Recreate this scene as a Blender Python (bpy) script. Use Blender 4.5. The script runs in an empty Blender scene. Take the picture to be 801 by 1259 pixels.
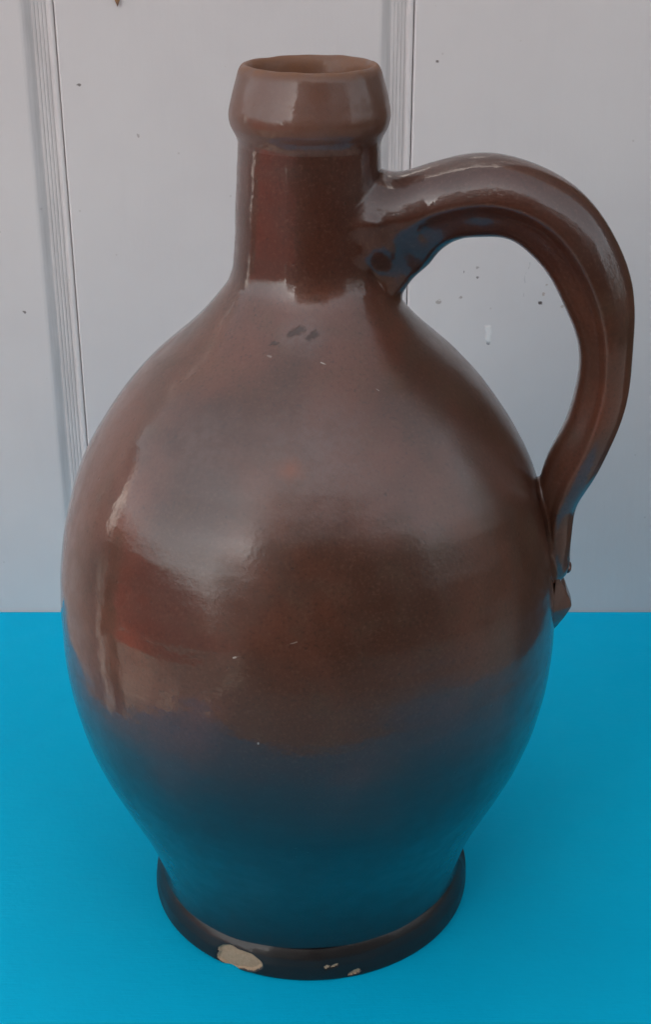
import bpy, bmesh, math, random
import numpy as np
from mathutils import Vector, Matrix

random.seed(7)
rng = np.random.default_rng(7)
scene = bpy.context.scene
COL = scene.collection

# ------------------------------------------------------------------ camera
CAM = (0.0053, -0.42477, 0.34688)
cam_d = bpy.data.cameras.new('camera')
cam = bpy.data.objects.new('camera', cam_d)
COL.objects.link(cam)
cam.location = CAM
cam.rotation_euler = (math.radians(90 - 24.564), 0, 0)
cam_d.sensor_fit = 'VERTICAL'
cam_d.sensor_height = 24.0
cam_d.lens = 24.0 * 1680 / 1259
cam_d.clip_start = 0.01
cam_d.clip_end = 500
scene.camera = cam

# ------------------------------------------------------------------ sky and sun
SUN_AZ, SUN_EL = -10.0, 19.0            # degrees: from straight behind the camera, towards the left
a_, e_ = math.radians(SUN_AZ), math.radians(SUN_EL)
S = Vector((math.sin(a_) * math.cos(e_), -math.cos(a_) * math.cos(e_), math.sin(e_)))
world = bpy.data.worlds.new('World')
scene.world = world
world.use_nodes = True
wn = world.node_tree.nodes
wl = world.node_tree.links
sky = wn.new('ShaderNodeTexSky')
sky.sky_type = 'NISHITA'
sky.sun_disc = False
sky.sun_elevation = e_
sky.sun_rotation = math.atan2(S.x, S.y)
sky.dust_density = 1.5
sky.air_density = 0.9
sky.ozone_density = 0.0
bg = wn['Background']
bg.inputs['Strength'].default_value = 0.15
hz = wn.new('ShaderNodeHueSaturation')      # thin high haze greys the blue
hz.inputs['Saturation'].default_value = 0.22
wl.new(sky.outputs[0], hz.inputs['Color'])
wl.new(hz.outputs[0], bg.inputs['Color'])

sun_d = bpy.data.lights.new('sun', 'SUN')
sun_d.energy = 5.0
sun_d.angle = math.radians(0.5)
sun_d.color = (1.0, 0.93, 0.82)
sun = bpy.data.objects.new('sun', sun_d)
COL.objects.link(sun)
sun.location = S * 10
sun.rotation_euler = (-S).to_track_quat('-Z', 'Y').to_euler()

vs = scene.view_settings
vs.view_transform = 'Standard'
vs.look = 'None'
vs.gamma = 1.0
vs.use_curve_mapping = False
vs.exposure = 1.62


# ------------------------------------------------------------------ material helpers
def mat(name):
    m = bpy.data.materials.new(name)
    m.use_nodes = True
    nt = m.node_tree
    b = nt.nodes['Principled BSDF']
    return m, nt, b


class NT:
    """small helper to write node graphs"""
    def __init__(self, nt):
        self.nt = nt
        tc = nt.nodes.new('ShaderNodeTexCoord')
        self.obj = tc.outputs['Object']

    def put(self, sock, v):
        if isinstance(v, bpy.types.NodeSocket):
            self.nt.links.new(v, sock)
        else:
            sock.default_value = v

    def math(self, op, a, b=0.0, c=0.0, clamp=False):
        n = self.nt.nodes.new('ShaderNodeMath')
        n.operation = op
        n.use_clamp = clamp
        for s, v in zip(n.inputs, (a, b, c)):
            self.put(s, v)
        return n.outputs[0]

    def vmath(self, op, a, b=(0, 0, 0), scale=None):
        n = self.nt.nodes.new('ShaderNodeVectorMath')
        n.operation = op
        self.put(n.inputs[0], a)
        self.put(n.inputs[1], b)
        if scale is not None:
            self.put(n.inputs['Scale'], scale)
        return n.outputs['Value'] if op in ('DOT_PRODUCT', 'LENGTH', 'DISTANCE') else n.outputs['Vector']

    def noise(self, vec, scale, detail=4.0, rough=0.55, dist=0.0):
        n = self.nt.nodes.new('ShaderNodeTexNoise')
        self.put(n.inputs['Vector'], vec)
        n.inputs['Scale'].default_value = scale
        n.inputs['Detail'].default_value = detail
        n.inputs['Roughness'].default_value = rough
        n.inputs['Distortion'].default_value = dist
        return n.outputs['Fac']

    def ramp(self, fac, lo, hi, a=0.0, b=1.0):
        n = self.nt.nodes.new('ShaderNodeMapRange')
        n.interpolation_type = 'SMOOTHSTEP'
        self.put(n.inputs['Value'], fac)
        n.inputs['From Min'].default_value = lo
        n.inputs['From Max'].default_value = hi
        n.inputs['To Min'].default_value = a
        n.inputs['To Max'].default_value = b
        return n.outputs['Result']

    def mix(self, fac, a, b):
        n = self.nt.nodes.new('ShaderNodeMix')
        n.data_type = 'RGBA'
        self.put(n.inputs['Factor'], fac)
        for s, v in ((n.inputs[6], a), (n.inputs[7], b)):
            if not isinstance(v, bpy.types.NodeSocket) and len(v) == 3:
                v = (*v, 1.0)
            self.put(s, v)
        return n.outputs[2]

    def voronoi(self, vec, scale, rand=1.0):
        n = self.nt.nodes.new('ShaderNodeTexVoronoi')
        self.put(n.inputs['Vector'], vec)
        n.inputs['Scale'].default_value = scale
        n.inputs['Randomness'].default_value = rand
        return n.outputs['Distance'], n.outputs['Color']

    def bump(self, h, strength, dist, prev=None):
        n = self.nt.nodes.new('ShaderNodeBump')
        n.inputs['Strength'].default_value = strength
        n.inputs['Distance'].default_value = dist
        self.put(n.inputs['Height'], h)
        if prev is not None:
            self.put(n.inputs['Normal'], prev)
        return n.outputs['Normal']

    def sep(self, vec):
        n = self.nt.nodes.new('ShaderNodeSeparateXYZ')
        self.put(n.inputs[0], vec)
        return n.outputs

    def spot(self, vec, c, r, soft=0.6):
        d = self.vmath('DISTANCE', vec, c)
        return self.ramp(d, r * (1 - soft), r, 1.0, 0.0)

    def scratch(self, vec, a, b, w):
        a = Vector(a); b = Vector(b); ab = b - a
        pa = self.vmath('SUBTRACT', vec, tuple(a))
        t = self.math('DIVIDE', self.vmath('DOT_PRODUCT', pa, tuple(ab)), ab.length_squared, clamp=True)
        n = self.nt.nodes.new('ShaderNodeVectorMath')
        n.operation = 'SCALE'
        n.inputs[0].default_value = tuple(ab)
        self.put(n.inputs['Scale'], t)
        d = self.vmath('LENGTH', self.vmath('SUBTRACT', pa, n.outputs['Vector']))
        return self.ramp(d, w * 0.3, w, 1.0, 0.0)


def warp(N, vec, scale, amt):
    n = N.nt.nodes.new('ShaderNodeTexNoise')
    N.put(n.inputs['Vector'], vec)
    n.inputs['Scale'].default_value = scale
    n.inputs['Detail'].default_value = 3
    off = N.vmath('SUBTRACT', n.outputs['Color'], (0.5, 0.5, 0.5))
    return N.vmath('ADD', vec, N.vmath('SCALE', off, scale=amt))


# ---- glaze
def make_glaze(name, kind='body'):
    m, nt, b = mat(name)
    N = NT(nt)
    o = N.obj
    z = N.sep(o)[2]
    big = N.noise(o, 22, 3, 0.5, 0.4)
    mid = N.noise(o, 90, 5, 0.6)
    fine = N.noise(o, 700, 3, 0.6)
    ow = warp(N, o, 120, 0.006)
    c = N.mix(N.ramp(big, 0.35, 0.68), GLAZE_DARK, GLAZE_RED)
    c = N.mix(N.ramp(mid, 0.45, 0.75, 0, 0.45), c, GLAZE_OLIVE)
    c = N.mix(N.ramp(fine, 0.6, 0.78, 0, 0.35), c, (0.02, 0.011, 0.008))
    # lower third darkened in the colour to deepen its shade, with an uneven edge
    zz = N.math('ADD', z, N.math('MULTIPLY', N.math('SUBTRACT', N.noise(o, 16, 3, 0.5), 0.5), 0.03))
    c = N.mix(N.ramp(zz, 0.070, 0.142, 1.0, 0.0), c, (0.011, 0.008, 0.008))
    # redder neck glaze, with extra shade put into the colour
    c = N.mix(N.math('MULTIPLY', N.math('MULTIPLY', N.ramp(N.math('ADD', zz, 0.0), 0.232, 0.244), N.ramp(z, 0.274, 0.281, 1.0, 0.0)), 0.62), c, (0.034, 0.0085, 0.0050))
    # matt scuff below the neck, paler bloom patches on the shoulder
    rough = N.ramp(mid, 0.3, 0.7, 0.36, 0.50)
    bump_h = N.math('ADD', N.math('MULTIPLY', mid, 0.7), N.math('MULTIPLY', fine, 0.25))
    salt = N.noise(o, 950, 3, 0.6)
    c = N.mix(N.math('MULTIPLY', N.ramp(salt, 0.52, 0.72, 0, 0.20), N.ramp(zz, 0.070, 0.142, 0.12, 1.0)), c, (0.165, 0.088, 0.062))
    c = N.mix(N.ramp(salt, 0.30, 0.46, 0.40, 0), c, (0.022, 0.011, 0.008))
    # iron specks and pinholes
    dv, dc = N.voronoi(warp(N, o, 400, 0.001), 260)
    spk = N.math('MULTIPLY', N.ramp(dv, 0.04, 0.17, 1, 0), N.math('GREATER_THAN', N.sep(dc)[0], 0.86))
    c = N.mix(N.math('MULTIPLY', spk, 0.45), c, (0.014, 0.009, 0.007))
    bump_h = N.math('SUBTRACT', bump_h, N.math('MULTIPLY', spk, 0.4))
    bloom = None
    if kind == 'body':
        s1 = N.spot(ow, (0.003, -0.060, 0.197), 0.030, 1.0)
        s2 = N.spot(ow, (-0.002, -0.031, 0.225), 0.010, 0.9)
        s3 = N.spot(ow, (-0.030, -0.050, 0.196), 0.020, 1.0)
        bloom = N.math('MULTIPLY', N.math('MAXIMUM', N.math('MAXIMUM', N.math('MULTIPLY', s1, 0.8), s2), N.math('MULTIPLY', s3, 0.6)),
                       N.ramp(N.noise(o, 180, 5, 0.65), 0.35, 0.65, 0.35, 1.0))
        c = N.mix(N.math('MULTIPLY', bloom, 0.62), c, (0.20, 0.155, 0.152))
        # small orange-brown burst: a warm glint put into the colour
        ob = N.spot(ow, (-0.0045, -0.062, 0.194), 0.0055, 1.0)
        c = N.mix(N.math('MULTIPLY', ob, 0.5), c, (0.25, 0.07, 0.03))
        # chips of missing glaze under the neck
        ow2 = warp(N, o, 500, 0.0022)
        pits = None
        for p0, p1, r_ in (((-0.0052, -0.0314, 0.2255), (-0.0018, -0.0306, 0.2267), 0.0016), ((0.0006, -0.0320, 0.2244), (0.0022, -0.0314, 0.2258), 0.0017),
                           ((-0.0108, -0.0322, 0.2231), (-0.0090, -0.0325, 0.2231), 0.0009), ((-0.0025, -0.0306, 0.2266), (-0.0022, -0.0306, 0.2270), 0.0013)):
            s = N.scratch(ow2, p0, p1, r_)
            pits = s if pits is None else N.math('MAXIMUM', pits, s)
        c = N.mix(N.math('MULTIPLY', pits, 0.8), c, (0.035, 0.014, 0.009))
        bump_h = N.math('SUBTRACT', bump_h, N.math('MULTIPLY', pits, 2.5))
        rough = N.math('ADD', rough, N.math('MULTIPLY', bloom, 0.18))
        # light scratches
        os_ = warp(N, o, 300, 0.0008)
        scr = None
        for p0, p1, w_, k in (((0.004, -0.0378, 0.2187), (0.0125, -0.0395, 0.2152), 0.00035, 0.8),
                              ((0.0125, -0.0395, 0.2152), (0.0211, -0.0413, 0.2112), 0.00025, 0.45),
                              ((-0.0205, -0.0812, 0.1434), (-0.003, -0.0824, 0.1491), 0.00028, 0.30),
                              ((-0.0215, -0.0811, 0.1431), (-0.0209, -0.0812, 0.1433), 0.00038, 0.8),
                              ((-0.0146, -0.0844, 0.1160), (-0.0146, -0.0844, 0.1157), 0.00036, 0.6),
                              ((-0.013, -0.0345, 0.2205), (-0.011, -0.035, 0.2197), 0.0005, 0.3)):
            s = N.math('MULTIPLY', N.scratch(os_, p0, p1, w_), k)
            scr = s if scr is None else N.math('MAXIMUM', scr, s)
        c = N.mix(scr, c, (0.50, 0.45, 0.40))
        rough = N.math('ADD', rough, N.math('MULTIPLY', scr, 0.3))
    if kind == 'lip':
        c = N.mix(N.ramp(z, 0.2768, 0.2812, 0.0, 0.55), c, (0.150, 0.075, 0.052))
        worn = N.math('MULTIPLY', N.ramp(z, 0.2955, 0.2992), N.ramp(N.noise(o, 260, 4, 0.6), 0.3, 0.6, 0.45, 1.0))
        c = N.mix(worn, c, (0.17, 0.078, 0.042))
        rough = N.math('ADD', rough, N.math('MULTIPLY', worn, 0.3))
        bloom = N.math('MULTIPLY', N.ramp(N.noise(warp(N, o, 120, 0.004), 70, 5, 0.6), 0.42, 0.7), 0.7)
        c = N.mix(N.math('MULTIPLY', bloom, 0.3), c, (0.16, 0.13, 0.125))
        sx_, sy_, sz_ = N.sep(o)
        rad = N.math('SQRT', N.math('ADD', N.math('MULTIPLY', sx_, sx_), N.math('MULTIPLY', sy_, sy_)))
        inn = N.ramp(rad, 0.0178, 0.0192, 1.0, 0.0)
        c = N.mix(N.math('MULTIPLY', inn, N.ramp(N.noise(o, 200, 4, 0.6), 0.3, 0.7, 0.5, 0.95)), c, (0.20, 0.088, 0.045))
        worn = N.math('MAXIMUM', worn, inn)
        coat = N.math('SUBTRACT', N.ramp(z, 0.276, 0.282, 0.85, 0.40), N.math('MULTIPLY', worn, 0.3))
        N.put(b.inputs['Coat Weight'], coat)
    elif bloom is not None:
        N.put(b.inputs['Coat Weight'], N.math('SUBTRACT', 0.85, N.math('MULTIPLY', bloom, 0.5)))
    else:
        b.inputs['Coat Weight'].default_value = 0.25 if kind == 'foot' else 0.9
    N.put(b.inputs['Base Color'], c)
    N.put(b.inputs['Roughness'], rough)
    b.inputs['IOR'].default_value = 1.6
    b.inputs['Specular IOR Level'].default_value = 0.25 if kind == 'foot' else 0.29
    if kind == 'foot':
        c = N.mix(0.75, c, (0.015, 0.0115, 0.0100))
        N.put(b.inputs['Base Color'], c)
    cr = N.ramp(N.noise(o, 60, 4, 0.6), 0.3, 0.7, 0.04, 0.10)
    if kind == 'body':
        # handling has dulled the gloss of the shoulder; the neck and the lower belly keep their shine
        hzy = N.math('MULTIPLY', N.ramp(N.vmath('DISTANCE', ow, (0.030, -0.055, 0.185)), 0.060, 0.085, 1.0, 0.0), N.ramp(z, 0.222, 0.240, 1.0, 0.0))
        cr = N.math('ADD', cr, N.math('MULTIPLY', hzy, 0.16))
    N.put(b.inputs['Coat Roughness'], cr)
    b.inputs['Coat IOR'].default_value = 1.55
    nrm = N.bump(bump_h, 0.5, 0.00035)
    N.put(b.inputs['Normal'], nrm)
    # the clear coat keeps a gentler orange-peel surface
    N.put(b.inputs['Coat Normal'], N.bump(N.math('ADD', N.noise(o, 220, 2, 0.5), N.math('MULTIPLY', N.noise(o, 700, 2, 0.5), 0.6)), 0.32, 0.0002))
    return m


GLAZE_DARK = (0.060, 0.0220, 0.0118)
GLAZE_RED = (0.126, 0.0400, 0.0215)
GLAZE_OLIVE = (0.068, 0.0360, 0.0185)
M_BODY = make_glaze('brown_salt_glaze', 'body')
M_HANDLE = make_glaze('brown_glaze_handle', 'plain')
M_LIP = make_glaze('worn_glaze_lip', 'lip')
M_FOOT = make_glaze('dark_glaze_foot', 'foot')

M_CHIP, nt, b = mat('bare_stoneware')
N = NT(nt)
n1 = N.noise(N.obj, 900, 5, 0.7)
N.put(b.inputs['Base Color'], N.mix(N.ramp(n1, 0.35, 0.7), (0.35, 0.24, 0.150), (0.43, 0.30, 0.20)))
b.inputs['Roughness'].default_value = 0.9
N.put(b.inputs['Normal'], N.bump(n1, 0.4, 0.0003))

# ---- blue table paint
M_BLUE, nt, b = mat('blue_table_paint')
N = NT(nt)
o = N.obj
c = N.mix(N.ramp(N.noise(o, 9, 4, 0.55), 0.3, 0.7), (0.0, 0.440, 0.710), (0.001, 0.475, 0.745))
c = N.mix(N.ramp(N.noise(N.vmath('MULTIPLY', o, (1, 14, 1)), 45, 4, 0.6), 0.5, 0.8, 0, 0.10), c, (0.01, 0.49, 0.74))
dv, dc = N.voronoi(o, 42)
sp = N.math('MULTIPLY', N.ramp(dv, 0.02, 0.045, 1, 0), N.math('GREATER_THAN', N.sep(dc)[0], 0.8))
c = N.mix(N.math('MULTIPLY', sp, 0.5), c, (0.25, 0.5, 0.62))
ow = warp(N, o, 150, 0.003)
smear = N.spot(ow, (-0.166, -0.01, 0.0), 0.0022, 0.6)
c = N.mix(N.math('MULTIPLY', smear, 0.55), c, (0.4, 0.6, 0.65))
brush = N.noise(N.vmath('MULTIPLY', o, (1.5, 40, 1)), 60, 4, 0.65)
c = N.mix(N.ramp(brush, 0.4, 0.75, 0, 0.16), c, (0.0, 0.36, 0.60))
N.put(b.inputs['Base Color'], c)
b.inputs['Specular IOR Level'].default_value = 0.06
N.put(b.inputs['Roughness'], N.ramp(N.noise(o, 60, 4), 0.3, 0.7, 0.50, 0.62))
N.put(b.inputs['Normal'], N.bump(N.math('ADD', N.noise(o, 420, 4, 0.6), N.math('ADD', N.math('MULTIPLY', sp, 0.8), brush)), 0.4, 0.0004))

# ---- white wall paint
M_WHITE, nt, b = mat('white_wall_paint')
N = NT(nt)
tc = nt.nodes.new('ShaderNodeNewGeometry')
o = tc.outputs['Position']
st = N.noise(N.vmath('MULTIPLY', o, (1, 1, 0.12)), 120, 4, 0.6)
c = N.mix(N.ramp(N.noise(o, 11, 4, 0.6), 0.3, 0.7), (0.645, 0.612, 0.608), (0.680, 0.648, 0.640))
c = N.mix(N.ramp(st, 0.5, 0.8, 0, 0.12), c, (0.58, 0.555, 0.56))
dv, dc = N.voronoi(warp(N, o, 200, 0.002), 48)
fly = N.math('MULTIPLY', N.ramp(dv, 0.022, 0.05, 1, 0), N.math('GREATER_THAN', N.sep(dc)[0], 0.74))
c = N.mix(N.math('MULTIPLY', fly, N.ramp(N.sep(dc)[1], 0.0, 1.0, 0.25, 0.75)), c, (0.20, 0.15, 0.13))
dv2, dc2 = N.voronoi(o, 130)
dust = N.math('MULTIPLY', N.ramp(dv2, 0.03, 0.09, 1, 0), N.math('GREATER_THAN', N.sep(dc2)[0], 0.86))
c = N.mix(N.math('MULTIPLY', dust, 0.3), c, (0.30, 0.24, 0.21))
ow = warp(N, o, 300, 0.0035)


def wall_pt(px, py):
    v = (629.5 - py) / 1680
    t = 0.63377 / (0.90949 + 0.41571 * v)
    return (CAM[0] + t * (px - 400.5) / 1680, 0.209, CAM[2] + t * (-0.41571 + 0.90949 * v))


for px, py, r_, k, col in ((665, 373, 0.0011, 0.9, (0.05, 0.03, 0.025)), (669, 362, 0.0010, 0.5, (0.28, 0.17, 0.10)),
                           (672, 350, 0.0009, 0.45, (0.28, 0.17, 0.10)), (570, 334, 0.0008, 0.6, (0.1, 0.07, 0.06)),
                           (587, 341, 0.0009, 0.7, (0.1, 0.07, 0.06)), (588, 328, 0.0009, 0.45, (0.15, 0.1, 0.08)),
                           (540, 371, 0.0013, 0.5, (0.2, 0.14, 0.1)), (601, 421, 0.0013, 0.8, (0.22, 0.21, 0.22)),
                           (692, 377, 0.0012, 0.4, (0.28, 0.19, 0.12)), (568, 366, 0.0010, 0.5, (0.2, 0.14, 0.1)),
                           (30, 384, 0.0011, 0.8, (0.1, 0.08, 0.07)), (96, 104, 0.0010, 0.8, (0.1, 0.08, 0.07)),
                           (170, 166, 0.0009, 0.5, (0.2, 0.15, 0.13)), (539, 76, 0.0009, 0.8, (0.1, 0.08, 0.07))):
    s = N.spot(ow, wall_pt(px, py), r_, 0.4)
    c = N.mix(N.math('MULTIPLY', s, k), c, col)
drip = N.scratch(ow, wall_pt(601, 403), wall_pt(602, 418), 0.0021)
c = N.mix(N.math('MULTIPLY', drip, 0.8), c, (0.80, 0.78, 0.76))
ow3 = warp(N, o, 140, 0.004)
for p0, p1 in (((652, 322), (646, 340)), ((646, 340), (645, 365))):
    c = N.mix(N.math('MULTIPLY', N.scratch(ow3, wall_pt(*p0), wall_pt(*p1), 0.00045), 0.35), c, (0.33, 0.31, 0.31))
# darker streaked tone along the moulded groove
bx_ = N.sep(N.obj)[0]
gr = N.math('MULTIPLY', N.ramp(bx_, 0.1425, 0.1455), N.ramp(bx_, 0.1545, 0.1556, 1.0, 0.0))
gr = N.math('MULTIPLY', gr, N.ramp(N.noise(N.vmath('MULTIPLY', o, (1, 1, 0.06)), 420, 4, 0.65), 0.3, 0.7, 0.12, 0.42))
c = N.mix(gr, c, (0.30, 0.285, 0.285))
N.put(b.inputs['Base Color'], c)
b.inputs['Specular IOR Level'].default_value = 0.35
b.inputs['Roughness'].default_value = 0.55
N.put(b.inputs['Normal'], N.bump(N.math('ADD', N.math('ADD', st, N.math('MULTIPLY', N.noise(o, 350, 4, 0.6), 0.5)), N.math('MULTIPLY', drip, 2.0)), 0.3, 0.0004))

# ---- surroundings out of view, added for what the glaze mirrors
M_PAVE, nt, b = mat('pale_gravel_paving')
N = NT(nt)
n1 = N.noise(N.obj, 30, 6, 0.7)
N.put(b.inputs['Base Color'], N.mix(N.ramp(n1, 0.3, 0.7), (0.42, 0.34, 0.28), (0.62, 0.52, 0.44)))
b.inputs['Roughness'].default_value = 0.95

M_LEAF, nt, b = mat('hedge_leaf')
N = NT(nt)
N.put(b.inputs['Base Color'], N.mix(N.ramp(N.noise(N.obj, 3, 4), 0.3, 0.7), (0.11, 0.068, 0.038), (0.16, 0.10, 0.055)))
b.inputs['Roughness'].default_value = 0.6

M_COPPER, nt, b = mat('copper_leaf')
N = NT(nt)
N.put(b.inputs['Base Color'], N.mix(N.ramp(N.noise(N.obj, 3, 4), 0.3, 0.7), (0.44, 0.045, 0.020), (0.54, 0.07, 0.03)))
b.inputs['Roughness'].default_value = 0.6

M_REDWOOD, nt, b = mat('red_clay_terrace')
N = NT(nt)
n1 = N.noise(N.obj, 6, 5, 0.6)
N.put(b.inputs['Base Color'], N.mix(n1, (0.42, 0.035, 0.02), (0.52, 0.06, 0.03)))
b.inputs['Roughness'].default_value = 0.7

M_TIMBER, nt, b = mat('dark_stained_timber')
N = NT(nt)
n1 = N.noise(N.vmath('MULTIPLY', N.obj, (12, 12, 1)), 10, 5, 0.6)
N.put(b.inputs['Base Color'], N.mix(n1, (0.075, 0.040, 0.022), (0.125, 0.070, 0.040)))
b.inputs['Roughness'].default_value = 0.65

M_DRY, nt, b = mat('dry_leaf_brown')
N = NT(nt)
z = N.sep(N.obj)[2]
N.put(b.inputs['Base Color'], N.mix(N.ramp(z, 0.0, 0.0035), (0.10, 0.05, 0.03), (0.36, 0.19, 0.09)))
b.inputs['Roughness'].default_value = 0.7


# ------------------------------------------------------------------ object helpers
def link(name, me, parent=None):
    o = bpy.data.objects.new(name, me)
    COL.objects.link(o)
    if parent:
        o.parent = parent
    return o


def empty(name, label, cat, loc=(0, 0, 0)):
    o = bpy.data.objects.new(name, None)
    COL.objects.link(o)
    o.location = loc
    o.empty_display_size = 0.05
    o['label'] = label
    o['category'] = cat
    return o


def mesh_np(name, V, F, material, smooth=True, normals=None):
    me = bpy.data.meshes.new(name)
    me.from_pydata(V.tolist(), [], [list(map(int, f)) for f in F])
    me.materials.append(material)
    me.polygons.foreach_set('use_smooth', [smooth] * len(me.polygons))
    me.update()
    if normals is not None:
        me.normals_split_custom_set_from_vertices([tuple(map(float, n)) for n in normals])
    return me


def box(V, F, x0, x1, y0, y1, z0, z1, bev=0.0):
    k = len(V)
    for z in (z0, z1):
        for x, y in ((x0, y0), (x1, y0), (x1, y1), (x0, y1)):
            V.append((x, y, z))
    F += [(k + 3, k + 2, k + 1, k), (k + 4, k + 5, k + 6, k + 7), (k, k + 1, k + 5, k + 4), (k + 1, k + 2, k + 6, k + 5),
          (k + 2, k + 3, k + 7, k + 6), (k + 3, k, k + 4, k + 7)]


def box_obj(name, parent, material, x0, x1, y0, y1, z0, z1, bev=0.0):
    V, F = [], []
    box(V, F, x0, x1, y0, y1, z0, z1)
    o = link(name, mesh_np(name, np.array(V), F, material, False), parent)
    if bev:
        md = o.modifiers.new('bevel', 'BEVEL')
        md.width = bev
        md.segments = 3
    return o


# ------------------------------------------------------------------ the setting
TABLE_Z = -0.45                      # the ground lies 45 cm below the table top
V = np.array([(-30, -30, TABLE_Z), (30, -30, TABLE_Z), (30, 30, TABLE_Z), (-30, 30, TABLE_Z)], float)
g = link('ground', mesh_np('ground', V, [(0, 1, 2, 3)], M_PAVE, False))
g['kind'] = 'structure'

# white boarded wall: every board is a part, each with its moulded edge
WALL_Y = 0.209
PITCH = 0.158
wall = empty('board_wall', 'white painted wall of wide vertical boards behind the jug', 'wall', (0.0, WALL_Y, TABLE_Z))
# profile of one board across its width (x, depth behind the face)
prof = [(0.0, 0.0010), (0.0003, 0.0003), (0.0010, 0.0)]
prof += [(0.14 * i / 6 + 0.0009, 0.0) for i in range(1, 6)]
w = PITCH - 0.0004
prof += [(w - 0.0150, 0.0), (w - 0.0138, 0.0002), (w - 0.0120, 0.0010), (w - 0.0105, 0.0017), (w - 0.0098, 0.0019)]
x = w - 0.0096
for k in range(4):
    prof += [(x, 0.0018), (x + 0.0004, 0.00168), (x + 0.0011, 0.00166), (x + 0.0014, 0.0019)]
    x += 0.0016
prof += [(w - 0.0028, 0.0016), (w - 0.0022, 0.0008), (w - 0.0012, 0.0006), (w - 0.0004, 0.0007), (w, 0.0011)]
zs = [0.0, 0.3, 0.45, 0.6, 0.8, 1.2, 2.3]
V, F = [], []
for zz in zs:
    for (px, d) in prof:
        V.append((px, d, zz))
n = len(prof)
for j in range(len(zs) - 1):
    for i in range(n - 1):
        F.append((j * n + i, j * n + i + 1, (j + 1) * n + i + 1, (j + 1) * n + i))
k = len(V)                                   # back of the board
for zz in (zs[0], zs[-1]):
    V += [(0.0, 0.018, zz), (w, 0.018, zz)]
L = (len(zs) - 1) * n
F += [(k + 1, k, k + 2, k + 3), tuple([k, k + 1] + [i for i in range(n - 1, -1, -1)]), tuple([k + 3, k + 2] + [L + i for i in range(n)]),
      tuple([k, 0] + [j * n for j in range(1, len(zs))] + [k + 2]), tuple([k + 1, k + 3] + [j * n + n - 1 for j in range(len(zs) - 1, -1, -1)])]
board_me = mesh_np('board', np.array(V), F, M_WHITE, False)
X0 = 0.0444
for i in range(-4, 1):
    bo = link('board', board_me, wall)
    bo.location = (X0 + i * PITCH, 0.0, 0.0)
V, F = [], []
box(V, F, X0 - 4 * PITCH, X0 + 1 * PITCH, 0.0185, 0.06, 0.0, 2.3)
link('backing', mesh_np('backing', np.array(V), F, M_WHITE, False), wall)

# blue table
table = empty('table', 'small bright blue painted table under the brown jug', 'table', (0, 0, TABLE_Z))
TX0, TX1, TY0, TY1 = -0.230, 0.275, -0.245, WALL_Y - 0.0005
tt = box_obj('tabletop', table, M_BLUE, TX0, TX1, TY0, TY1, 0.425, 0.45, 0.0015)
for lx in (TX0 + 0.03, TX1 - 0.07):
    for ly in (TY0 + 0.03, TY1 - 0.07):
        box_obj('leg', table, M_BLUE, lx, lx + 0.04, ly, ly + 0.04, 0.0, 0.425)

# ------------------------------------------------------------------ the jug
jug = empty('stoneware_jug', 'tall brown glazed stoneware jug with a looped handle on the blue table', 'jug')

PR = np.array([  # height, radius, sideways drift of the axis
    (0.0000, .05860, -.0004), (0.0110, .05675, -.0004), (0.0178, .05760, -.0005), (0.0228, .05885, -.0006), (0.0277, .06035, -.0007),
    (0.0326, .06215, -.0007), (0.0375, .06415, -.0007), (0.0425, .06640, -.0007), (0.0474, .06870, -.0007), (0.0523, .07097, -.0007),
    (0.0572, .07322, -.0006), (0.0622, .07540, -.0006), (0.0671, .07740, -.0006), (0.0720, .07915, -.0006), (0.0769, .08067, -.0006),
    (0.0818, .08195, -.0006), (0.0868, .08302, -.0006), (0.0917, .08392, -.0006), (0.0966, .08464, -.0006), (0.1015, .08518, -.0006),
    (0.1065, .08550, -.0006), (0.1114, .08563, -.0006), (0.1163, .08563, -.0006), (0.1212, .08556, -.0007), (0.1262, .08541, -.0007),
    (0.1311, .08512, -.0007), (0.1360, .08466, -.0008), (0.1409, .08402, -.0008), (0.1458, .08320, -.0009), (0.1508, .08216, -.0009),
    (0.1557, .08092, -.0010), (0.1606, .07950, -.0010), (0.1655, .07790, -.0011), (0.1705, .07606, -.0011), (0.1754, .07390, -.0011),
    (0.1803, .07125, -.0011), (0.1852, .06827, -.0010), (0.1902, .06500, -.0010), (0.1951, .06145, -.0010), (0.2000, .05757, -.0009),
    (0.2044, .05366, -.0009), (0.2088, .04928, -.0008), (0.2132, .04430, -.0007), (0.2176, .03920, -.0006), (0.2220, .03463, -.0005),
    (0.2265, .03065, -.0003), (0.2290, .02865, -.0002), (0.2310, .02710, -.0001), (0.2331, .02578, 0.0), (0.2353, .02478, 0.0),
    (0.2375, .02412, .0001), (0.2397, .02370, .0001), (0.2420, .02346, .0001), (0.2463, .02318, .0002), (0.2507, .02303, .0003),
    (0.2551, .02286, .0003), (0.2595, .02268, .0004), (0.2639, .02247, .0005), (0.2683, .02225, .0005), (0.2727, .02200, .0006),
    (0.2750, .02190, .0006), (0.2770, .02205, .0007), (0.2790, .02290, .0007)])


def spline(xk, yk):
    """Catmull-Rom with monotone-safe slopes"""
    h = np.diff(xk); d = np.diff(yk) / h
    mm = np.zeros_like(yk)
    mm[1:-1] = (d[:-1] * h[1:] + d[1:] * h[:-1]) / (h[:-1] + h[1:])
    mm[0], mm[-1] = d[0], d[-1]

    def f(q):
        q = np.asarray(q, float)
        i = np.clip(np.searchsorted(xk, q) - 1, 0, len(xk) - 2)
        t = np.clip((q - xk[i]) / h[i], 0, 1)
        return ((2 * t**3 - 3 * t**2 + 1) * yk[i] + (t**3 - 2 * t**2 + t) * h[i] * mm[i]
                + (-2 * t**3 + 3 * t**2) * yk[i + 1] + (t**3 - t**2) * h[i] * mm[i + 1])
    return f


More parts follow.
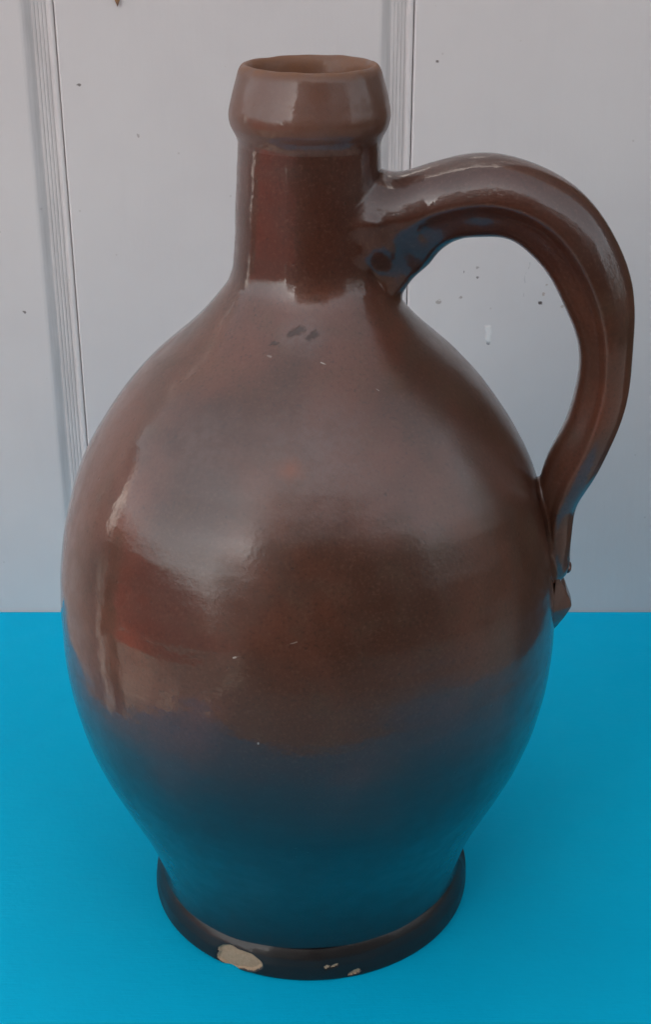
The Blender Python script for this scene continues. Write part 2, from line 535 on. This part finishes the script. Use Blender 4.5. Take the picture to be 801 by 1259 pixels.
R_of = spline(PR[:, 0], PR[:, 1])
X_of = spline(PR[:, 0], PR[:, 2])


def wobble(a, z):
    """hand-thrown unevenness of the wall, in metres"""
    k = np.clip((z - 0.02) / 0.05, 0, 1)
    rings = 0.000010 * np.sin(z * 1150 + 0.6 * np.sin(a)) + 0.00003 * np.sin(z * 420 + 2 * a)
    lob = 0.00025 * np.sin(2 * a + 0.7 + z * 9) + 0.00018 * np.sin(3 * a + 2.1 - z * 14) + 0.0001 * np.sin(5 * a + z * 40)
    return k * rings + lob


def grid_normals(P, wrap=True):
    """P[rows, cols, 3]; columns go round"""
    if wrap:
        du = np.roll(P, -1, 1) - np.roll(P, 1, 1)
    else:
        du = np.gradient(P, axis=1)
    dv = np.gradient(P, axis=0)
    n = np.cross(du, dv)
    n /= np.linalg.norm(n, axis=2, keepdims=True) + 1e-12
    return n


def grid_faces(nr, nc, mask=None):
    F = []
    for j in range(nr - 1):
        for i in range(nc):
            if mask is not None and not mask[j, i]:
                continue
            i2 = (i + 1) % nc
            F.append((j * nc + i, j * nc + i2, (j + 1) * nc + i2, (j + 1) * nc + i))
    return F


def compact(P, Nn, F):
    F = np.array(F)
    used = np.unique(F)
    remap = -np.ones(len(P), int)
    remap[used] = np.arange(len(used))
    return P[used], Nn[used], remap[F]


NA = 480
ang = np.linspace(0, 2 * np.pi, NA, endpoint=False)

# belly, shoulder and neck come from one surface so that they flow into each other
LP = np.array([(.2640, .02247), (.2683, .02225), (.2715, .02207), (.2740, .02194), (.2758, .02190), (.2772, .02205), (.2783, .02240), (.2794, .0229),
               (.2804, .02345), (.2815, .02400), (.2828, .02440), (.2840, .02458), (.2852, .02458), (.2866, .02440),
               (.2882, .02405), (.2898, .02368), (.2914, .02328), (.2930, .02284), (.2946, .02238), (.2960, .02196), (.2972, .02158),
               (.2981, .02115), (.2988, .02065), (.2992, .02005), (.2993, .01945), (.2991, .01890), (.2986, .01842), (.2978, .01800),
               (.2966, .01768), (.2945, .01740), (.2915, .01715), (.2870, .01690), (.2800, .01660), (.2650, .01620), (.2450, .01640),
               (.2300, .02100), (.2150, .0370), (.19, .058)])
tt_ = np.linspace(0, len(LP) - 1, (len(LP) - 1) * 5 + 1)
fz = spline(np.arange(len(LP)) * 1.0, LP[:, 0]); fr = spline(np.arange(len(LP)) * 1.0, LP[:, 1])
lz, lr = fz(tt_), fr(tt_)
zlow = np.concatenate([np.linspace(0.0105, 0.2, 190)[:-1], np.linspace(0.2, 0.2635, 96)])
zrow = np.concatenate([zlow, lz])
rrow = np.concatenate([R_of(zlow), lr])
xrow = np.concatenate([X_of(zlow), X_of(np.clip(lz, 0.264, 0.279))])
A, Z = np.meshgrid(ang, zrow)
RR = rrow[:, None] + wobble(A, Z)
kk = np.clip((Z - 0.279) / 0.01, 0, 1)
RR = RR + kk * (0.0001 * np.sin(5 * A + 2) + 0.00006 * np.sin(9 * A + Z * 200))
Z2 = Z + kk * (0.00045 * np.sin(A) + 0.00012 * np.sin(2 * A + 0.4) + 0.00006 * np.sin(7 * A + 1) + 0.00006 * np.sin(13 * A))
P = np.stack([xrow[:, None] + RR * np.cos(A), RR * np.sin(A), Z2], -1)
NN = grid_normals(P)
js = int(np.argmin(abs(zlow - 0.2365)))
jl = len(zlow) + 4 * 5
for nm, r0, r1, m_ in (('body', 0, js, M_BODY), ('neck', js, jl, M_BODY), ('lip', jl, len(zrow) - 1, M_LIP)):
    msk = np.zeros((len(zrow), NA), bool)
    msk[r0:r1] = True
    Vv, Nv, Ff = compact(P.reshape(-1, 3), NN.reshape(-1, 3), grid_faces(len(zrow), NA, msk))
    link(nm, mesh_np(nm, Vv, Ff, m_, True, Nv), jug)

# foot ring, with the bare chips carved out of it
NF = 1300
angf = np.linspace(0, 2 * np.pi, NF, endpoint=False)
FP = np.array([(.0, .0540), (.0, .0575), (.0002, .0590), (.0007, .05955), (.0018, .05975), (.0035, .05965), (.0060, .05935), (.0078, .0588),
               (.0092, .0583), (.0104, .0577), (.0114, .0571), (.0122, .0565)])
tt_ = np.linspace(0, len(FP) - 1, (len(FP) - 1) * 6 + 1)
fz = spline(np.arange(len(FP)) * 1.0, FP[:, 0]); fr = spline(np.arange(len(FP)) * 1.0, FP[:, 1])
lz, lr = fz(tt_), fr(tt_)
A, ZF = np.meshgrid(angf, lz)
RF = np.repeat(lr[:, None], NF, 1)
up = np.clip(ZF / 0.004, 0, 1)
RF = RF + up * (0.00018 * np.sin(3 * A + 1) + 0.00012 * np.sin(7 * A) + 0.00008 * np.sin(17 * A + 2)) 
ZF = np.maximum(ZF + up * (0.0003 * np.sin(2 * A + 2.2) + 0.0002 * np.sin(5 * A + .4)), 0)


def ang_d(a, a0):
    return (a - a0 + np.pi) % (2 * np.pi) - np.pi


# cut-away top edge at the right-hand side
cut = np.clip(1 - np.abs(ang_d(A, 0.02)) / 0.16, 0, 1) * np.clip((ZF - 0.0065) / 0.004, 0, 1)
RF = RF - 0.0022 * np.clip(cut * 2, 0, 1)
ARC = 0.0592


def chip_field(ac, zc, ls, lz_, tilt, seed):
    """1 inside a chip outline, falling to 0 over its edge"""
    s = ang_d(A, ac) * ARC
    zz = ZF - zc - tilt * s
    th = np.arctan2(zz / lz_, s / ls)
    rad = 1 + 0.10 * np.sin(2 * th + seed) + 0.09 * np.sin(3 * th + 2 * seed) + 0.03 * np.sin(7 * th + seed) + 0.012 * np.sin(13 * th + 3 * seed)
    q = (np.abs(s / ls)**2.6 + np.abs(zz / lz_)**2.6)**(1 / 2.6) / rad
    return q


chip_a = math.atan2(-0.0534, -0.0254)
q1 = chip_field(chip_a, 0.0045, 0.0084, 0.0044, -0.02, 0.7)
q2 = chip_field(math.atan2(-0.0565, 0.0155), 0.0022, 0.0022, 0.0011, 0.25, 2.0)
q3 = chip_field(math.atan2(-0.0575, 0.0060), 0.0060, 0.0012, 0.0007, 0.2, 4.0)
q4 = chip_field(math.atan2(-0.0573, 0.0085), 0.0062, 0.0014, 0.0006, 0.2, 1.0)
outer = (np.arange(len(lz)) >= 8)[:, None] & (np.arange(len(lz)) <= 58)[:, None]
for q, depth in ((q1, 0.0013), (q2, 0.0006), (q3, 0.0003), (q4, 0.0003)):
    RF = RF - np.where(outer, depth * np.clip((1.02 - q) / 0.16, 0, 1), 0)
P = np.stack([-0.0003 + RF * np.cos(A), RF * np.sin(A), ZF], -1)
NN = grid_normals(P)


def quad_in(q):
    i = (q < 1.0) & outer
    return i[:-1] & np.roll(i, -1, 1)[:-1] & i[1:] & np.roll(i, -1, 1)[1:]


m1, m2, m3 = quad_in(q1), quad_in(q2), quad_in(q3) | quad_in(q4)
full = np.ones((len(lz) - 1, NF), bool)
for nm, msk, m_, lab in (('foot_ring', full & ~m1 & ~m2 & ~m3, M_FOOT, None),
                         ('chip', m1, M_CHIP, 'large bare buff chip on the left front of the foot'),
                         ('chip', m2, M_CHIP, 'small bare chip on the right front of the foot'),
                         ('chip', m3, M_CHIP, 'pair of tiny bare flecks on the middle front of the foot')):
    fc = grid_faces(len(lz), NF, msk)
    if not fc:
        continue
    Vv, Nv, Ff = compact(P.reshape(-1, 3), NN.reshape(-1, 3), fc)
    ob = link(nm, mesh_np(nm, Vv, Ff, m_, True, Nv), jug)
    if lab:
        ob['label'] = lab

# ---- handle: a pulled strap, fused to neck and shoulder
ROT = math.radians(8)
HC = np.array([  # distance from the axis, height, thickness in the plane of the loop, width across
    (.0150, .2458, .0440, .0290),
    (.0241, .2500, .0375, .0285), (.0284, .2526, .0322, .0285), (.0348, .2569, .0265, .0280), (.0455, .2613, .0246, .0275),
    (.0551, .2624, .0243, .0275), (.0661, .2609, .0237, .0275), (.0760, .2551, .0240, .0270), (.0842, .2457, .0237, .0265),
    (.0903, .2344, .0217, .0262), (.0939, .2214, .0178, .0258), (.0950, .2088, .0170, .0255), (.0940, .1965, .0168, .0250),
    (.0906, .1843, .0166, .0240), (.0861, .1741, .0166, .0230), (.0826, .1641, .0150, .0222),
    (.0824, .1540, .0118, .0210), (.0828, .1450, .0116, .0200), (.0831, .1385, .0112, .0180), (.0833, .1355, .0095, .0150), (.0831, .1340, .0040, .0080)])
NS, NP = 170, 96
kx = np.arange(len(HC)) * 1.0
sx = np.linspace(0, len(HC) - 1, NS)
hc = np.stack([spline(kx, HC[:, i])(sx) for i in range(4)], -1)
for i in range(4):                      # take the kinks out
    for _ in range(45):
        hc[1:-1, i] = 0.25 * hc[:-2, i] + 0.5 * hc[1:-1, i] + 0.25 * hc[2:, i]
u_ = np.linspace(0, 1, NS)
er = np.array([math.cos(ROT), -math.sin(ROT), 0.0]); ez = np.array([0, 0, 1.0]); eb = np.array([math.sin(ROT), math.cos(ROT), 0.0])
T = np.gradient(hc[:, :2], axis=0)
T /= np.linalg.norm(T, axis=1, keepdims=True)
C = hc[:, 0:1] * er + hc[:, 1:2] * ez
Nrm = -T[:, 1:2] * er + T[:, 0:1] * ez           # outer side of the loop
phi = np.linspace(0, 2 * np.pi, NP, endpoint=False)
cph, sph = np.cos(phi), np.sin(phi)
# half section: (towards the outside of the loop, sideways); broad crown, ridge, undercut flank
SEC = [(1.0, 0), (.95, .32), (.76, .64), (.46, .87), (.16, .985), (.0, 1.0), (-.12, .93), (-.34, .79), (-.58, .66), (-.78, .54), (-.94, .34), (-1.0, 0)]
loop = np.array(SEC + [(a_s, -b_s) for a_s, b_s in SEC[-2:0:-1]])
loop = np.vstack([loop, loop[:1]])
seg = np.concatenate([[0], np.cumsum(np.hypot(*np.diff(loop, axis=0).T))]) / 1.0
seg = seg / seg[-1] * 2 * np.pi
ce = spline(seg, loop[:, 0])(phi)
se = spline(seg, loop[:, 1])(phi)
for _ in range(2):
    ce = 0.25 * np.roll(ce, 1) + 0.5 * ce + 0.25 * np.roll(ce, -1)
    se = 0.25 * np.roll(se, 1) + 0.5 * se + 0.25 * np.roll(se, -1)


def pk(p0, w_):
    return np.exp(-((phi - p0 + np.pi) % (2 * np.pi) - np.pi)**2 / (2 * w_ * w_))


u = np.linspace(0, 1, NS)
fade = np.clip((u - 0.1) / 0.15, 0, 1) * np.clip((0.93 - u) / 0.1, 0, 1)
# phi 0 = outer face, 3*pi/2 = the flank towards the camera
ridge = 0.0003 * pk(1.47 * np.pi, 0.09) - 0.0003 * pk(1.36 * np.pi, 0.14) - 0.0003 * pk(0.2 * np.pi, 0.2) + 0.0003 * pk(0.53 * np.pi, 0.09)
off = fade[:, None] * ridge[None, :]
off = off + 0.00022 * np.sin(u * 31)[:, None] + 0.00018 * np.sin(u[:, None] * 57 + 2 * phi[None, :])
dirv = Nrm[:, None, :] * ce[None, :, None] + eb[None, None, :] * se[None, :, None]
flare = np.clip(1 - (hc[:, 0] - 0.022) / 0.016, 0, 1.3) * (u_ < 0.5)
wid = 1 + 0.55 * flare[:, None] * np.clip(ce + 0.35, 0, 1)[None, :]
P = C[:, None, :] + Nrm[:, None, :] * (hc[:, 2] / 2)[:, None, None] * ce[None, :, None] + eb[None, None, :] * ((hc[:, 3] / 2)[:, None] * wid * se[None, :])[:, :, None]
dn = dirv / (np.linalg.norm(dirv, axis=2, keepdims=True))
P = P + dn * off[:, :, None]


# melt the strap into the pot: solid union of pot and strap, seam smoothed, then only the strap side is kept
hv = [tuple(p) for p in P.reshape(-1, 3)]
F = grid_faces(NS, NP)
F.append(tuple(range(NP - 1, -1, -1)))
F.append(tuple(range((NS - 1) * NP, NS * NP)))
zb = np.linspace(0.100, 0.272, 150)
NB = 200
ab = np.linspace(0, 2 * np.pi, NB, endpoint=False)
A, Z = np.meshgrid(ab, zb)
RB = R_of(Z) + wobble(A, Z)
PB = np.stack([X_of(Z) + RB * np.cos(A), RB * np.sin(A), Z], -1)
k = len(hv)
hv += [tuple(p) for p in PB.reshape(-1, 3)]
FB = grid_faces(len(zb), NB)
FB.append(tuple(range(NB - 1, -1, -1)))
FB.append(tuple(range((len(zb) - 1) * NB, len(zb) * NB)))
F += [tuple(i + k for i in f) for f in FB]
tm = bpy.data.meshes.new('handle_union')
tm.from_pydata(hv, [], F)
bmx = bmesh.new()
bmx.from_mesh(tm)
bmesh.ops.recalc_face_normals(bmx, faces=bmx.faces)
bmx.to_mesh(tm)
bmx.free()
to = bpy.data.objects.new('handle_union', tm)
COL.objects.link(to)
rm = to.modifiers.new('remesh', 'REMESH')
rm.mode = 'VOXEL'
rm.voxel_size = 0.00062
dg = bpy.context.evaluated_depsgraph_get()
em = to.evaluated_get(dg).to_mesh()
nv = len(em.vertices)
VV = np.empty(nv * 3); em.vertices.foreach_get('co', VV); VV = VV.reshape(-1, 3)
EE = np.empty(len(em.edges) * 2, int); em.edges.foreach_get('vertices', EE); EE = EE.reshape(-1, 2)
lt = np.empty(len(em.polygons), int); em.polygons.foreach_get('loop_total', lt)
LV = np.empty(len(em.loops), int); em.loops.foreach_get('vertex_index', LV)
st_ = np.concatenate([[0], np.cumsum(lt)[:-1]])
to.evaluated_get(dg).to_mesh_clear()
bpy.data.objects.remove(to)
bpy.data.meshes.remove(tm)


def sdf(P):
    z = np.clip(P[..., 2], 0.02, 0.2775)
    rx = P[..., 0] - X_of(z); ry = P[..., 1]
    aa = np.arctan2(ry, rx)
    r = R_of(z) + wobble(aa, z); e = 1e-4
    sl = (R_of(z + e) - R_of(z - e)) / (2 * e)
    h = np.hypot(rx, ry) + 1e-9
    n = np.stack([rx / h, ry / h, -sl], -1)
    n /= np.linalg.norm(n, axis=-1, keepdims=True)
    return (h - r) / np.sqrt(1 + sl * sl), n


# keep only what lies round the strap
near = (VV[:, 0] > -0.012) & (VV[:, 1] > -0.05) & (VV[:, 1] < 0.05)
deg = np.bincount(EE.ravel(), minlength=nv).astype(float)


def smooth(V, w_):
    acc = np.stack([np.bincount(EE[:, 0], V[EE[:, 1], i], nv) + np.bincount(EE[:, 1], V[EE[:, 0], i], nv) for i in range(3)], -1)
    return V + w_[:, None] * (acc / np.maximum(deg, 1)[:, None] - V)


for _ in range(5):
    VV = smooth(VV, np.full(nv, 0.55)); VV = smooth(VV, np.full(nv, -0.57))
d0, _n = sdf(VV)
for it in range(330):
    upper = VV[:, 2] > 0.2
    reach = np.where(upper, 0.0145, 0.0022)
    wz = np.clip(1 - np.abs(d0) / reach, 0, 1) * 0.6
    if it > 50:
        wz = np.where(upper, wz, 0)
    VV = smooth(VV, wz)
for _ in range(3):
    VV = smooth(VV, np.full(nv, 0.4)); VV = smooth(VV, np.full(nv, -0.41))
# thumbed clay under the upper root
aw = np.hypot(VV[:, 0], VV[:, 1])
wl_ = np.clip(1 - np.abs(aw - 0.028) / 0.017, 0, 1) * np.clip((0.2600 - VV[:, 2]) / 0.004, 0, 1) * np.clip((VV[:, 2] - 0.229) / 0.004, 0, 1) * (VV[:, 0] > 0)
d1, nb = sdf(VV)
wl_ = wl_ * np.clip(d1 / 0.002, 0, 1)
lm = np.sin(VV[:, 0] * 520 + VV[:, 2] * 260 + 1) + 0.8 * np.sin(VV[:, 2] * 610 - VV[:, 0] * 180 + VV[:, 1] * 350) + 0.6 * np.sin(VV[:, 1] * 700 + 2)
VV = VV + nb * (0.00055 * wl_ * lm)[:, None]
d1, nb = sdf(VV)
keep_v = (d1 > 0.0003) & near & (VV[:, 2] > 0.125)
polys = [LV[a0:a0 + n0] for a0, n0 in zip(st_, lt)]
kp = np.logical_or.reduceat(keep_v[LV], st_)
FK = [p for p, q_ in zip(polys, kp) if q_]
used = np.unique(np.concatenate(FK))
remap = -np.ones(nv, int); remap[used] = np.arange(len(used))
FK = [remap[p] for p in FK]
Pf, d1, nb = VV[used], d1[used], nb[used]
tm2 = bpy.data.meshes.new('t')
tm2.from_pydata(Pf.tolist(), [], [list(map(int, f)) for f in FK])
tm2.update()
vn = np.empty(len(Pf) * 3); tm2.vertices.foreach_get('normal', vn); vn = vn.reshape(-1, 3)
bpy.data.meshes.remove(tm2)
wgt = np.clip(1 - np.maximum(d1 - 0.0002, 0) / 0.0016, 0, 1)
wgt = (wgt * wgt * (3 - 2 * wgt))[:, None]
Nf = vn * (1 - wgt) + nb * wgt
Nf /= np.linalg.norm(Nf, axis=1, keepdims=True)
Pf = Pf - nb * (0.0005 * np.clip(1 - np.maximum(d1, 0) / 0.0012, 0, 1))[:, None]
handle = link('handle', mesh_np('handle', Pf, FK, M_HANDLE, True, Nf), jug)


# ---- the broken tail of the handle and the pressed seam beside it
def lump_mesh(name, rings, parent, material, jitter=0.0004, seed=1, nseg=14):
    """rings: (centre, radius along er, radius along eb) from top to bottom"""
    rg = np.random.default_rng(seed)
    V, F = [], []
    for c_, ra, rb in rings:
        for i in range(nseg):
            t = 2 * math.pi * i / nseg
            p = np.array(c_) + er * ra * math.cos(t) + eb * rb * math.sin(t) + rg.normal(0, jitter, 3)
            V.append(p)
    n = nseg
    for j in range(len(rings) - 1):
        for i in range(n):
            F.append((j * n + i, (j + 1) * n + i, (j + 1) * n + (i + 1) % n, j * n + (i + 1) % n))
    F.append(tuple(range(n)))
    F.append(tuple(range((len(rings) - 1) * n + n - 1, (len(rings) - 1) * n - 1, -1)))
    o = link(name, mesh_np(name, np.array(V), F, material, True), parent)
    md = o.modifiers.new('subdivision', 'SUBSURF')
    md.levels = md.render_levels = 2
    return o


def hp(a, z, s=0.0):
    return er * a + ez * z + eb * s


tv = [hp(.0850, .1400, -.0050), hp(.0850, .1400, .0050), hp(.0862, .1338, -.0038), hp(.0864, .1340, .0030), hp(.0884, .1302, -.0042), hp(.0880, .1305, .0046),
      hp(.0906, .1246, -.0030), hp(.0904, .1252, .0032), hp(.0886, .1210, -.0040), hp(.0882, .1214, .0034), hp(.0860, .1160, -.0026), hp(.0859, .1166, .0024),
      hp(.0836, .1120, -.0014), hp(.0836, .1120, .0014), hp(.0842, .1395, -.0080), hp(.0838, .1395, .0080), hp(.0836, .1250, -.0095), hp(.0836, .1250, .0090),
      hp(.0840, .1185, -.0062), hp(.0840, .1185, .0060)]
tf = [(0, 1, 3, 2), (2, 3, 5, 4), (4, 5, 7, 6), (6, 7, 9, 8), (8, 9, 11, 10), (10, 11, 13, 12), (0, 2, 14), (2, 4, 14), (4, 16, 14), (4, 6, 16), (6, 8, 16), (8, 18, 16), (8, 10, 18),
      (10, 12, 18), (1, 15, 3), (3, 15, 5), (5, 15, 17), (5, 17, 7), (7, 17, 9), (9, 17, 19), (9, 19, 11), (11, 19, 13), (0, 14, 15, 1), (14, 16, 17, 15), (16, 18, 19, 17), (18, 12, 13, 19)]
tf = [f[::-1] for f in tf]
tail = link('handle_tail', mesh_np('handle_tail', np.array(tv), tf, M_HANDLE, True), jug)
md = tail.modifiers.new('bevel', 'BEVEL')
md.width = 0.0007
md.segments = 2
md.limit_method = 'NONE'
md = tail.modifiers.new('subdivision', 'SUBSURF')
md.levels = md.render_levels = 2
tail['label'] = 'broken stub of clay below the lower end of the handle'
nub = lump_mesh('nub', [(hp(.0878, .1402), .0006, .0015), (hp(.0884, .1390), .0011, .0028), (hp(.0886, .1378), .0012, .0030),
                        (hp(.0884, .1366), .0010, .002), (hp(.0878, .1358), .0004, .0006)], handle, M_HANDLE, 0.0002, 9)

# ------------------------------------------------------------------ small thing on the wall
tip = wall_pt(145, 8)
V = np.array([(0, -0.0012, 0), (0.0009, -0.0006, 0.0022), (-0.0010, -0.0006, 0.0022), (0.0019, 0, 0.007), (-0.0019, 0, 0.007), (0, -0.0016, 0.007),
              (0.0030, 0, 0.016), (-0.0026, 0, 0.016), (0.0002, -0.0022, 0.016), (0.0005, -0.0008, 0.026), (0, -0.0012, 0.0022)], float)
F = [(0, 1, 10), (0, 10, 2), (10, 1, 3, 5), (2, 10, 5, 4), (5, 3, 6, 8), (4, 5, 8, 7), (8, 6, 9), (7, 8, 9), (1, 0, 2), (1, 2, 4, 3), (3, 4, 7, 6), (6, 7, 9)]
lf = link('dry_leaf', mesh_np('dry_leaf', V, F, M_DRY, False))
lf.location = (tip[0], WALL_Y - 0.0005, tip[2])
lf['label'] = 'brown pointed tip of a dry leaf caught on the white wall, top left'
lf['category'] = 'leaf'

# ------------------------------------------------------------------ unseen garden, added to shade the jug and fill the glaze reflections
def leaf_mass(name, x0, x1, y0, y1, z0, z1, ztop, count, seed, taper=0.0, size=1.0, material=None):
    """clipped hedge up to z1 with thinning shoots above it up to ztop"""
    rg = np.random.default_rng(seed)
    V, F = [], []
    if y1 - y0 > .3:
        box(V, F, x0 + .03 + taper, x1 - .03, y0 + .12, y1 - .12, z0, z1 - .1)
    if taper:
        box(V, F, x0 + .1 + taper * .45, x0 + .118 + taper, y0 + .16, y1 - .16, z0, z0 + (z1 - z0) * .84)
        box(V, F, x0 + .06, x0 + .098 + taper * .45, y0 + .2, y1 - .2, z0, z0 + (z1 - z0) * .6)
    c = rg.random((count, 3))
    t = c[:, 2]
    zz = np.where(t < 0.62, z0 + t / 0.62 * (z1 - z0), z1 + (ztop - z1) * (1 - np.sqrt(np.clip((1 - t) / 0.38, 0, 1))))
    if taper:
        h_ = 0.62 + 0.38 * np.clip(c[:, 0] * (x1 - x0) / taper, 0, 1)**0.6
        zz = z0 + (zz - z0) * h_
    pos = np.stack([x0 + c[:, 0] * (x1 - x0), y0 + c[:, 1] * (y1 - y0), zz], -1)
    for p in pos:
        a = rg.normal(0, 1, 3); a /= np.linalg.norm(a)
        b_ = np.cross(a, rg.normal(0, 1, 3)); b_ /= np.linalg.norm(b_)
        s = rg.uniform(0.035, 0.07) * size
        k = len(V)
        V += [tuple(p - a * s), tuple(p + b_ * s * .5), tuple(p + a * s), tuple(p - b_ * s * .5)]
        F.append((k, k + 1, k + 2, k + 3))
    o = link(name, mesh_np(name, np.array(V), F, material or M_LEAF, False))
    o['kind'] = 'stuff'
    return o


leaf_mass('unseen_hedge', -1.03, 1.2, -2.6, -2.0, TABLE_Z, 1.32, 2.3, 9500, 3)  # added out of view; keeps direct sun off jug, table and wall
leaf_mass('unseen_hedge', 1.2, 3.2, -2.6, -2.0, TABLE_Z, 1.0, 2.0, 6000, 13)
leaf_mass('unseen_hedge', 2.6, 3.2, -2.0, 4.0, TABLE_Z, 0.35, 1.2, 7000, 4)
leaf_mass('unseen_hedge', -6.6, -6.0, -7.0, 4.0, TABLE_Z, 0.6, 1.2, 6000, 5, material=M_COPPER)
leaf_mass('unseen_hedge', -6.0, -2.0, -7.6, -7.0, TABLE_Z, 1.9, 3.2, 7000, 6)
leaf_mass('unseen_hedge', -6.6, -0.9, 4.0, 4.6, TABLE_Z, 1.5, 2.4, 6000, 8)
leaf_mass('unseen_shrub', -0.97, -0.64, -0.02, 0.07, TABLE_Z, 0.10, 0.20, 1300, 9, 0, 0.4)  # added before the post to darken the reflection below its highlight

V = np.array([(-5.9, -6.9, TABLE_Z + .004), (-1.7, -6.9, TABLE_Z + .004), (-1.7, 3.5, TABLE_Z + .004), (-5.9, 3.5, TABLE_Z + .004)], float)
tr = link('terrace', mesh_np('terrace', V, [(0, 1, 2, 3)], M_REDWOOD, False))
tr['kind'] = 'structure'

post = empty('highlight_post', 'added unseen broad white post beside the left end of the board wall', 'post', (-0.785, 0.18, TABLE_Z))  # added out of view; its sunlit face makes the left shoulder highlight
box_obj('shaft', post, M_WHITE, -0.16, 0.16, -0.065, 0.065, 0.0, 0.80, 0.003)
box_obj('cap', post, M_WHITE, -0.17, 0.17, -0.075, 0.075, 0.801, 0.822, 0.004)

panel = empty('dark_panel', 'added unseen dark brown plank door to the right of the white board wall', 'panel', (X0 + PITCH + 0.006, WALL_Y + 0.004, TABLE_Z))  # added out of view; darkens the right side of the glaze reflection
V, F = [], []
box(V, F, 0.0, 0.117, 0.0, 0.03, 0.02, 2.1)
pl_me = mesh_np('plank', np.array(V), F, M_TIMBER, False)
for i in range(8):
    p = link('plank', pl_me, panel)
    p.location = (i * 0.12, 0, 0)
box_obj('ledge', panel, M_TIMBER, 0.0, 0.957, 0.0305, 0.055, 0.3, 0.42)
box_obj('ledge', panel, M_TIMBER, 0.0, 0.957, 0.0305, 0.055, 1.6, 1.72)
